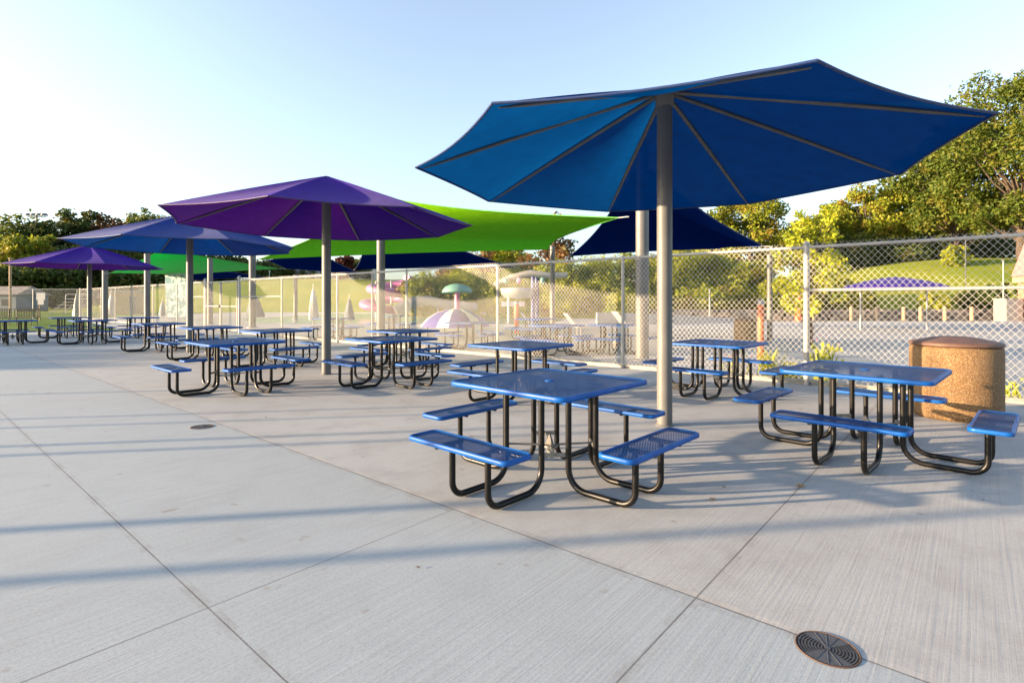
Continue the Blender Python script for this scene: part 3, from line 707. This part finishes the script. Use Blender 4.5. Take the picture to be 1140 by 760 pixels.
# orange bollards
def bollard(px, Y, h, r, l):
    x = (px-570)/F0*Y; t = empty('bollard', (x, Y, 0), 0, l, 'bollard', 'orange bollards inside the fence')
    b = MB(); b.tube([(0, 0, 0), (0, 0, h-.1)], r, 16); b.build('post', M['orange'], t)
    b = MB(); b.lathe([(r, h-.1), (r*1.06, h-.09), (r*1.06, h-.02), (r*.7, h+.02), (0, h+.03)], 16); b.build('cap', M['galv'], t)
bollard(847, 12.0, 1.40, .07, 'orange bollard behind the fence beside the small trash can')
bollard(575, 23, 1.36, .10, 'orange bollard in front of the striped dome')
bollard(889, 37, 2.2, .22, 'orange post before the hedge right of the slim sail pole')
# low white wall
b = MB(); L = [(4.9, 31.0, .72), (7.5, 31.6, .66), (10.5, 33, .5), (13.5, 35, .32), (15.4, 37, .2)]
for i in range(4):
    (x0, y0, h0), (x1, y1, h1) = L[i], L[i+1]; w = .5
    b.add([(x0, y0, 0), (x1, y1, 0), (x1, y1+w, 0), (x0, y0+w, 0), (x0, y0, h0), (x1, y1, h1), (x1, y1+w, h1), (x0, y0+w, h0)], [(0, 1, 5, 4), (2, 3, 7, 6), (4, 5, 6, 7), (0, 4, 7, 3), (1, 2, 6, 5)])
tag(b.build('low_wall', M['white']), 'long low white curved wall across the pool deck behind the fence', 'wall')
# lounge chairs
def lounge(px, py, rz, l):
    x, y = G(px, py); t = empty('lounge_chair', (x, y, 0), rz, l, 'lounge chair', 'pale lounge chairs on the pool deck')
    b = MB(); b.box((.35, 0, .36), (1.2, .6, .04)); b.build('seat', M['white'], t)
    b = MB(); b.box((-.52, 0, .62), (.72, .6, .04), 0, 0, Matrix.Rotation(R(50), 3, 'Y')); b.build('backrest', M['white'], t)
    for sx, sy in ((-.2, -.26), (-.2, .26), (.85, -.26), (.85, .26)):
        b = MB(); b.tube([(sx, sy, 0), (sx, sy, .35)], .02, 6); b.build('leg', M['galv'], t)
lounge(650, 374, R(10), 'pale lounge chair behind the fence between the two picnic tables')
lounge(700, 368, R(20), 'pale lounge chair behind the fence next to the thick sail pole')
lounge(600, 372, R(-5), 'pale lounge chair left of the picnic tables behind the fence')
# ---------------------------------------------------------------- water play things
t = empty('spiral_slide', ((432-570)/F0*48, 48, 0), 0, 'pink spiral water slide behind the fence', 'slide')
b = MB(); pts = []
for i in range(90):
    f = i/89; a = -.6+f*4.2*math.pi; r = 1.45+.35*math.sin(f*3); pts.append((r*math.cos(a)+(.6*(1-f))-.8*f, r*math.sin(a), 3.35-2.9*f))
b.tube(pts, .36, 10); b.build('tube', M['pink'], t)
for px_ in ((.3, 0), (-1.2, .6), (1.6, .3)):
    b = MB(); b.tube([(px_[0], px_[1], 0), (px_[0], px_[1], 3.2)], .09, 8); b.build('support_post', M['white'], t)
t = empty('water_slide', ((470-570)/F0*42, 42, 0), 0, 'pale grey open water slide right of the pink spiral slide', 'slide')
b = MB(); pts = [(-2.0, 0, .5), (-1.3, .2, .95), (-.6, .3, 1.35), (.4, .2, 1.45), (1.6, 0, 1.15), (2.6, 0, 1.0), (4.2, .5, .9)]; b.tube(pts, [.55, .5, .42, .38, .38, .38, .35], 10); b.build('flume', M['greyw'], t)
for q in (-.6, 1.2, 3): 
    b = MB(); b.tube([(q, .2, 0), (q, .2, 1.1)], .08, 8); b.build('support_post', M['white'], t)
t = empty('water_mushroom', ((509-570)/F0*32, 32, 0), 0, 'mint green mushroom water fountain on a pink stem', 'fountain')
b = MB(); b.lathe([(0, 2.42), (.3, 2.39), (.68, 2.26), (.87, 2.05), (.91, 1.88), (.83, 1.9), (0, 2.0)], 28); b.build('cap', M['teal'], t)
b = MB(); b.tube([(0, 0, 0), (0, 0, 2.0)], [.17, .15], 14); b.build('stem', M['pink'], t)
t = empty('striped_dome', ((507-570)/F0*22, 22, 0), 0, 'low dome canopy in purple and white stripes behind the fence', 'canopy')
b = MB(); b.lathe([(0, 1.08), (.4, 1.04), (.8, .9), (1.15, .68), (1.38, .42), (1.42, .36)], 36); b.build('canopy', M['stripe'], t)
for k in range(4):
    a = k*math.pi/2+.5; b = MB(); b.tube([(1.2*math.cos(a), 1.2*math.sin(a), 0), (1.2*math.cos(a), 1.2*math.sin(a), .5)], .03, 6); b.build('leg', M['iron'], t)
t = empty('play_tower', ((586-570)/F0*36, 36, 0), 0, 'water play tower with blue posts, white tank and beige slide roof', 'play structure')
for sx, sy in ((.45, 0), (.75, 1.1), (-1.2, 0), (-1.2, 1.1)):
    b = MB(); b.tube([(sx, sy, 0), (sx, sy, 3.0 if sx > 0 else 2.0)], .14 if sx > 0 else .07, 10); b.build('post', M['royal'] if sx > 0 else M['white'], t)
b = MB(); b.lathe([(0, 1.55), (.9, 1.6), (1.15, 1.85), (1.2, 2.2), (1.15, 2.25), (.3, 2.3), (0, 2.3)], 20, (-.55, .5, 0)); b.build('tank', M['greyw'], t)
b = MB(); b.tube([(-2.2, .5, 2.5), (-1, .5, 3.0), (.3, .5, 3.25), (1.6, .5, 3.1), (2.8, .8, 3.15)], [.12, .2, .25, .22, .18], 8); b.build('slide_roof', M['cream'], t)
for px_, m in ((-1.4, 'teal'), (-.5, 'pink'), (1.1, 'teal')):
    b = MB(); b.lathe([(0, 2.55), (.12, 2.6), (.18, 2.75), (.1, 2.95), (0, 3.0)], 12, (px_, .4, 0)); b.build('spinner', M[m], t)
b = MB(); b.box((-.9, .6, 1.2), (1.6, .08, .35)); b.build('panel', M['white'], t)
# closed umbrellas
def closed(px, Y, ztop, zb, w, mat, l):
    x = (px-570)/F0*Y; t = empty('closed_umbrella', (x, Y, 0), rnd.random()*3, l, 'umbrella', 'folded umbrellas and cones on the pool deck')
    b = MB(); H = ztop-zb; pr = [(w, zb), (w*1.02, zb+H*.12), (w*.8, zb+H*.34), (w*.86, zb+H*.37), (w*.62, zb+H*.62), (w*.66, zb+H*.65), (w*.42, zb+H*.82), (w*.3, zb+H*.93), (.04, ztop)]
    n = 20; vs = []; fs = []
    for i, (r, z) in enumerate(pr):
        for k in range(n):
            a = 2*math.pi*k/n; rr = r*(1+.12*math.sin(a*5+i*.4)); vs.append((rr*math.cos(a), rr*math.sin(a), z))
    for i in range(len(pr)-1):
        for k in range(n): fs.append((i*n+k, i*n+(k+1) % n, (i+1)*n+(k+1) % n, (i+1)*n+k))
    b.add(vs, fs, 0, True); b.build('cloth', M[mat], t)
    b = MB(); b.tube([(0, 0, 0), (0, 0, ztop+.3)], .03, 8); b.build('pole', M['galv'], t)
closed(349, 30, 2.05, .35, .27, 'white', 'white folded umbrella before the lawn left of the front purple umbrella pole')
closed(284, 33, 1.7, .4, .5, 'wallb', 'pale blue-grey cone by the gate sail pole')
closed(389, 33, 1.5, .2, .3, 'wallb', 'pale blue folded umbrella right of the front purple umbrella pole')
closed(181, 44, 1.4, .2, .25, 'white', 'small white folded umbrella beside the printed banner')
closed(86, 46, 2.1, .1, .3, 'cream', 'cream folded umbrella by the bleachers at far left')
closed(124, 44, 2.0, .2, .28, 'white', 'white folded umbrella right of the rear purple umbrella pole')
# banner
t = empty('printed_banner', ((197-570)/F0*40, 40, 0), R(-8), 'tall white and teal printed banner panel behind the fence', 'banner')
b = MB(); b.add([(-.85, 0, .2), (.95, 0, .2), (.95, .08, .2), (-.85, .08, .2), (-1.0, 0, 3.45), (.85, 0, 3.45), (.85, .08, 3.45), (-1.0, .08, 3.45)], [(0, 1, 5, 4), (2, 3, 7, 6), (4, 5, 6, 7), (0, 4, 7, 3), (1, 2, 6, 5), (0, 3, 2, 1)]); b.build('panel', M['banner'], t)
for sx in (-.9, .95):
    b = MB(); b.tube([(sx, .04, 0), (sx*1.02, .04, 3.4)], .04, 8); b.build('post', M['galv'], t)
# tan hut
t = empty('service_hut', ((142-570)/F0*58, 58, 0), R(12), 'tan stucco hut behind the fence corner', 'building')
b = MB(); b.box((0, 0, 1.15), (2.6, 2.4, 2.3)); b.build('wall', plain('tan_stucco', (.42, .28, .14), .85), t)
b = MB(); b.box((0, 0, 2.38), (3.0, 2.8, .16)); b.build('roof', M['greyw'], t)
b = MB(); b.box((1.0, -1.21, .95), (.7, .04, 1.9)); b.build('door', M['iron'], t)
# pale buildings far left and mid
def house(px, Y, w, h, lab, mat='wallb', z0=0):
    x = (px-570)/F0*Y; t = empty('building', (x, Y, z0), 0, lab, 'building')
    b = MB(); b.box((0, 0, h/2), (w, 5, h)); b.build('wall', M[mat], t)
    b = MB(); b.add([(-w/2-.3, -2.8, h+.02), (w/2+.3, -2.8, h+.02), (w/2+.3, 2.8, h+.02), (-w/2-.3, 2.8, h+.02), (-w/2, 0, h+1.2), (w/2, 0, h+1.2)], [(0, 1, 5, 4), (2, 3, 4, 5), (0, 4, 3), (1, 2, 5)]); b.build('roof', M['stone'], t)
    for k in range(3):
        b = MB(); b.box((-w*.3+w*.3*k, -2.52, h*.55), (w*.14, .06, h*.4)); b.build('window', M['glass'], t)
house(8, 74, 7, 2.2, 'pale blue low building behind the benches at far left')
house(400, 135, 9, 6, 'white distant building on the lawn crest behind the maroon tree', 'white', 4)
house(352, 128, 8, 5.5, 'grey-white distant building left of the front purple umbrella pole', 'greyw', 4.5)
# bleachers
t = empty('bleachers', ((70-570)/F0*56, 56, 0), 0, 'small white-railed metal bleachers at far left', 'bleachers')
for k in range(4):
    b = MB(); b.box((0, .55*k, .3+.32*k), (2.6, .28, .05)); b.build('bench_plank', M['galv'], t)
for sx in (-1.3, 0, 1.3):
    b = MB(); b.tube([(sx, -.2, 0), (sx, 1.9, 1.35), (sx, 1.95, 2.1)], .04, 6); b.tube([(sx, 1.9, 0), (sx, 1.9, 1.4)], .04, 6); b.build('frame', M['white'], t)
b = MB()
for z in (1.6, 2.1): b.tube([(-1.3, 1.95, z), (1.3, 1.95, z)], .035, 6)
b.build('rail', M['white'], t)
# sign
t = empty('notice_sign', ((45.5-570)/F0*38, 38, 0), 0, 'small blank white notice sign on a post at far left', 'sign')
b = MB(); b.box((0, 0, 1.72), (.62, .03, .5)); b.box((0, -.002, 1.3), (.42, .03, .34)); b.build('panel', M['white'], t)
b = MB(); b.tube([(-.12, .05, 0), (-.12, .05, 1.9)], .04, 8); b.build('post', M['wood'], t)
# park benches on the turf
for px, Y, l in ((26, 31, 'black mesh park bench on the grass behind the left picnic tables'), (-6, 31, 'black mesh park bench cut by the left edge of the photo')):
    x = (px-570)/F0*Y; t = empty('park_bench', (x, Y, 0), 0, l, 'bench', 'black mesh benches on the grass')
    b = MB(); b.box((0, 0, .44), (1.5, .42, .035)); b.build('seat', M['black'], t)
    b = MB()
    for k in range(16): b.box((-.72+.096*k, .24, .70), (.03, .02, .42))
    b.box((0, .24, .92), (1.5, .035, .05)); b.box((0, .24, .5), (1.5, .035, .04)); b.build('backrest', M['black'], t)
    for sx in (-.6, .6):
        b = MB(); b.tube([(sx, -.18, 0), (sx, -.18, .43)], .02, 6); b.tube([(sx, .22, 0), (sx, .24, .9)], .02, 6); b.build('leg', M['black'], t)
# floodlight mast
t = empty('floodlight_mast', ((41-570)/F0*113, 113, 0), 0, 'tall floodlight mast above the trees at far left', 'light mast')
b = MB(); b.tube([(0, 0, 0), (0, 0, 19.2)], [.24, .15], 8); b.build('mast', M['wood'], t)
b = MB(); b.box((0, 0, 19.0), (4.0, .15, .15)); b.build('crossarm', M['iron'], t)
for k in range(4):
    b = MB(); b.lathe([(0, .3), (.4, .25), (.62, -.05), (.64, -.25), (0, -.2)], 12, (-1.7+1.13*k, -.1, 19.5)); b.build('lamp_head', M['greyw'], t)
# utility post far left
b = MB(); b.tube([(0, 0, 0), (0, 0, 6.2)], .12, 8); b.box((0, 0, 6.1), (.5, .1, .1))
tag(b.build('utility_pole', M['wood'], None, ((11.5-570)/F0*60, 60, 0)), 'short pale utility pole before the trees at far left', 'pole')
# posts on lawn crest
for i, px in enumerate((378, 407, 425, 300)):
    Y = 106; x = (px-570)/F0*Y; b = MB(); b.tube([(0, 0, -.2), (0, 0, 1.6)], .09, 6); b.box((0, 0, 1.55), (.3, .2, .16))
    tag(b.build('crest_post', M['white'], None, (x, Y, hillz(x, Y))), 'small white post on the lawn crest, %s' % ('left of the red tree', 'under the dark round shrub', 'left of the pink slide', 'near the gate sail pole')[i], 'post', 'white posts on the lawn crest')
# unseen thin poles added left of the camera to cast long thin shadows
for i, (x, y, r, h) in enumerate(((-14, 1.55, .048, 4.6), (-14.5, .78, .05, 4.6), (-16, 3.05, .035, 4.0), (-16, 3.4, .035, 4.0), (-17, 4.1, .026, 3.8), (-17, 4.6, .026, 3.8), (-19, 6.2, .03, 4.0))):
    t = empty('shadow_pole', (x, y, 0), 0, 'added unseen slender pole that casts a long shadow', 'pole', 'unseen slender poles added to cast shadows')
    b = MB(); b.tube([(0, 0, 0), (0, 0, h)], r, 10); b.build('pole', M['galv'], t)
    b = MB(); b.lathe([(0, .03), (r*2.4, .02), (r*2.4, 0)], 12); b.build('base_plate', M['galv'], t)
# ---------------------------------------------------------------- small plants, fallen leaves
def tuft(x, y, h, n, lab, flower=False):
    t = empty('weed', (x, y, 0), rnd.random()*6, lab, 'plant', 'weeds along the foot of the fence')
    b = MB()
    for i in range(n):
        a = rnd.random()*6.28; l = h*rnd.uniform(.5, 1); w = .008; ox, oy = rnd.gauss(0, .09), rnd.gauss(0, .09)
        dx, dy = math.cos(a)*l*.35, math.sin(a)*l*.35
        b.add([(ox-w, oy, 0), (ox+w, oy, 0), (ox+dx*.5+w, oy+dy*.5, l*.7), (ox+dx, oy+dy, l), (ox+dx*.5-w, oy+dy*.5, l*.7)], [(0, 1, 2, 3, 4)])
        if i % 3 == 0: b.add([(ox+dx-.03, oy+dy, l*.8), (ox+dx, oy+dy+.02, l*.78), (ox+dx+.035, oy+dy, l*.86), (ox+dx, oy+dy-.02, l*.9)], [(0, 1, 2, 3)])
    b.build('blades', M['g3' if rnd.random() < .5 else 'g5'], t)
    if flower:
        for i in range(6):
            c = Vector((rnd.gauss(0, .12), rnd.gauss(0, .12), h*rnd.uniform(.75, 1.15))); s = .02
            b = MB(); b.add([c+Vector(q)*s for q in ((1, 0, 0), (0, 1, 0), (-1, 0, 0), (0, -1, 0), (0, 0, 1))], [(0, 1, 4), (1, 2, 4), (2, 3, 4), (3, 0, 4)])
            b.build('flower', M['pink'], t)
for (tt, off, h, n, l, fl) in ((3.3, .45, .6, 60, 'yellow-green weed clump at the foot of the orange bollard', False), (2.4, .5, .75, 50, 'pink-flowered weed by the thick fence post', True), (2.9, .4, .35, 50, 'low weed between the bollard and the thick fence post', False),
        (-.25, .3, .35, 40, 'yellowish weed at the fence foot right of the big trash can', False), (-.6, .35, .5, 40, 'taller weed at the fence foot at the right edge', False), (.1, .35, .3, 30, 'small weed just right of the big trash can', False), (3.9, .5, .4, 40, 'weed behind the far right seat of the table by the fence', True)):
    q = fp(tt, 0, off); tuft(q[0], q[1], h, n, l, fl)
def leaf_(px, py, s, lab, m='rust'):
    x, y = G(px, py); b = MB(); vs = []; n = 9
    for k in range(n):
        a = 2*math.pi*k/n; r = s*(1 if k % 2 else .55)*rnd.uniform(.8, 1.2); vs.append((r*math.cos(a), r*.7*math.sin(a), rnd.uniform(.003, s*.45)))
    vs.append((0, 0, .006)); b.add(vs, [(k, (k+1) % n, n) for k in range(n)])
    tag(b.build('fallen_leaf', M[m], None, (x, y, .003)), lab, 'leaf', 'dry fallen leaves on the concrete')
M['dryleaf'] = plain('dry_leaf', (.40, .24, .10), .8, 0, (.28, .16, .07), 30)
leaf_(891, 542, .045, 'largest dry leaf, on the joint under the right table', 'dryleaf')
leaf_(793, 557, .032, 'brown dry leaf near the shadow edge right of the front table', 'dryleaf')
leaf_(806, 543, .022, 'tiny dark dry leaf left of the largest leaf', 'rust')
leaf_(456, 466, .022, 'small reddish leaf left of the front table', 'rust')
leaf_(1094, 557, .015, 'tiny leaf below the right end seat', 'rust')
leaf_(466, 632, .016, 'tiny brown leaf on the slab left of centre', 'rust')
leaf_(296, 465, .02, 'tiny leaf on the concrete at left middle', 'rust')
# ---------------------------------------------------------------- camera, light
cam = bpy.data.cameras.new('camera'); co = bpy.data.objects.new('camera', cam); COL.objects.link(co)
co.location = (0, 0, CAMH); co.rotation_euler = (R(90), 0, 0)
cam.sensor_width = 36; cam.lens = 36*F0/1140; cam.shift_y = -(380-HZ)/1140; cam.clip_end = 6000; cam.clip_start = .05
scene.camera = co
SD = Vector((-.985, -.155, 0)).normalized(); EL = R(8.6)
sun_dir = Vector((SD.x*math.cos(EL), SD.y*math.cos(EL), math.sin(EL)))
sl = bpy.data.lights.new('sun', 'SUN'); so = bpy.data.objects.new('sun', sl); COL.objects.link(so)
sl.energy = 5.0; sl.angle = R(.55); sl.color = (1.0, .72, .45)
so.rotation_euler = sun_dir.to_track_quat('Z', 'Y').to_euler()
w = bpy.data.worlds.new('World'); scene.world = w; w.use_nodes = True; nt = w.node_tree
sk = nt.nodes.new('ShaderNodeTexSky'); sk.sky_type = 'NISHITA'; sk.sun_disc = False
sk.sun_elevation = EL; sk.sun_rotation = math.atan2(SD.x, SD.y); sk.altitude = 200; sk.air_density = 1.0; sk.dust_density = 2.0; sk.ozone_density = 2.6
bg = nt.nodes['Background']; hs = nt.nodes.new('ShaderNodeHueSaturation'); hs.inputs['Saturation'].default_value = .68; nt.links.new(sk.outputs[0], hs.inputs['Color']); nt.links.new(hs.outputs[0], bg.inputs[0]); bg.inputs[1].default_value = .15
scene.view_settings.view_transform = 'Standard'; scene.view_settings.look = 'None'; scene.view_settings.gamma = 1
scene.view_settings.exposure = 1.9
scene.render.engine = 'CYCLES'
scene.cycles.transparent_max_bounces = 16; scene.cycles.max_bounces = 6
scene.render.resolution_x = 1024; scene.render.resolution_y = 682
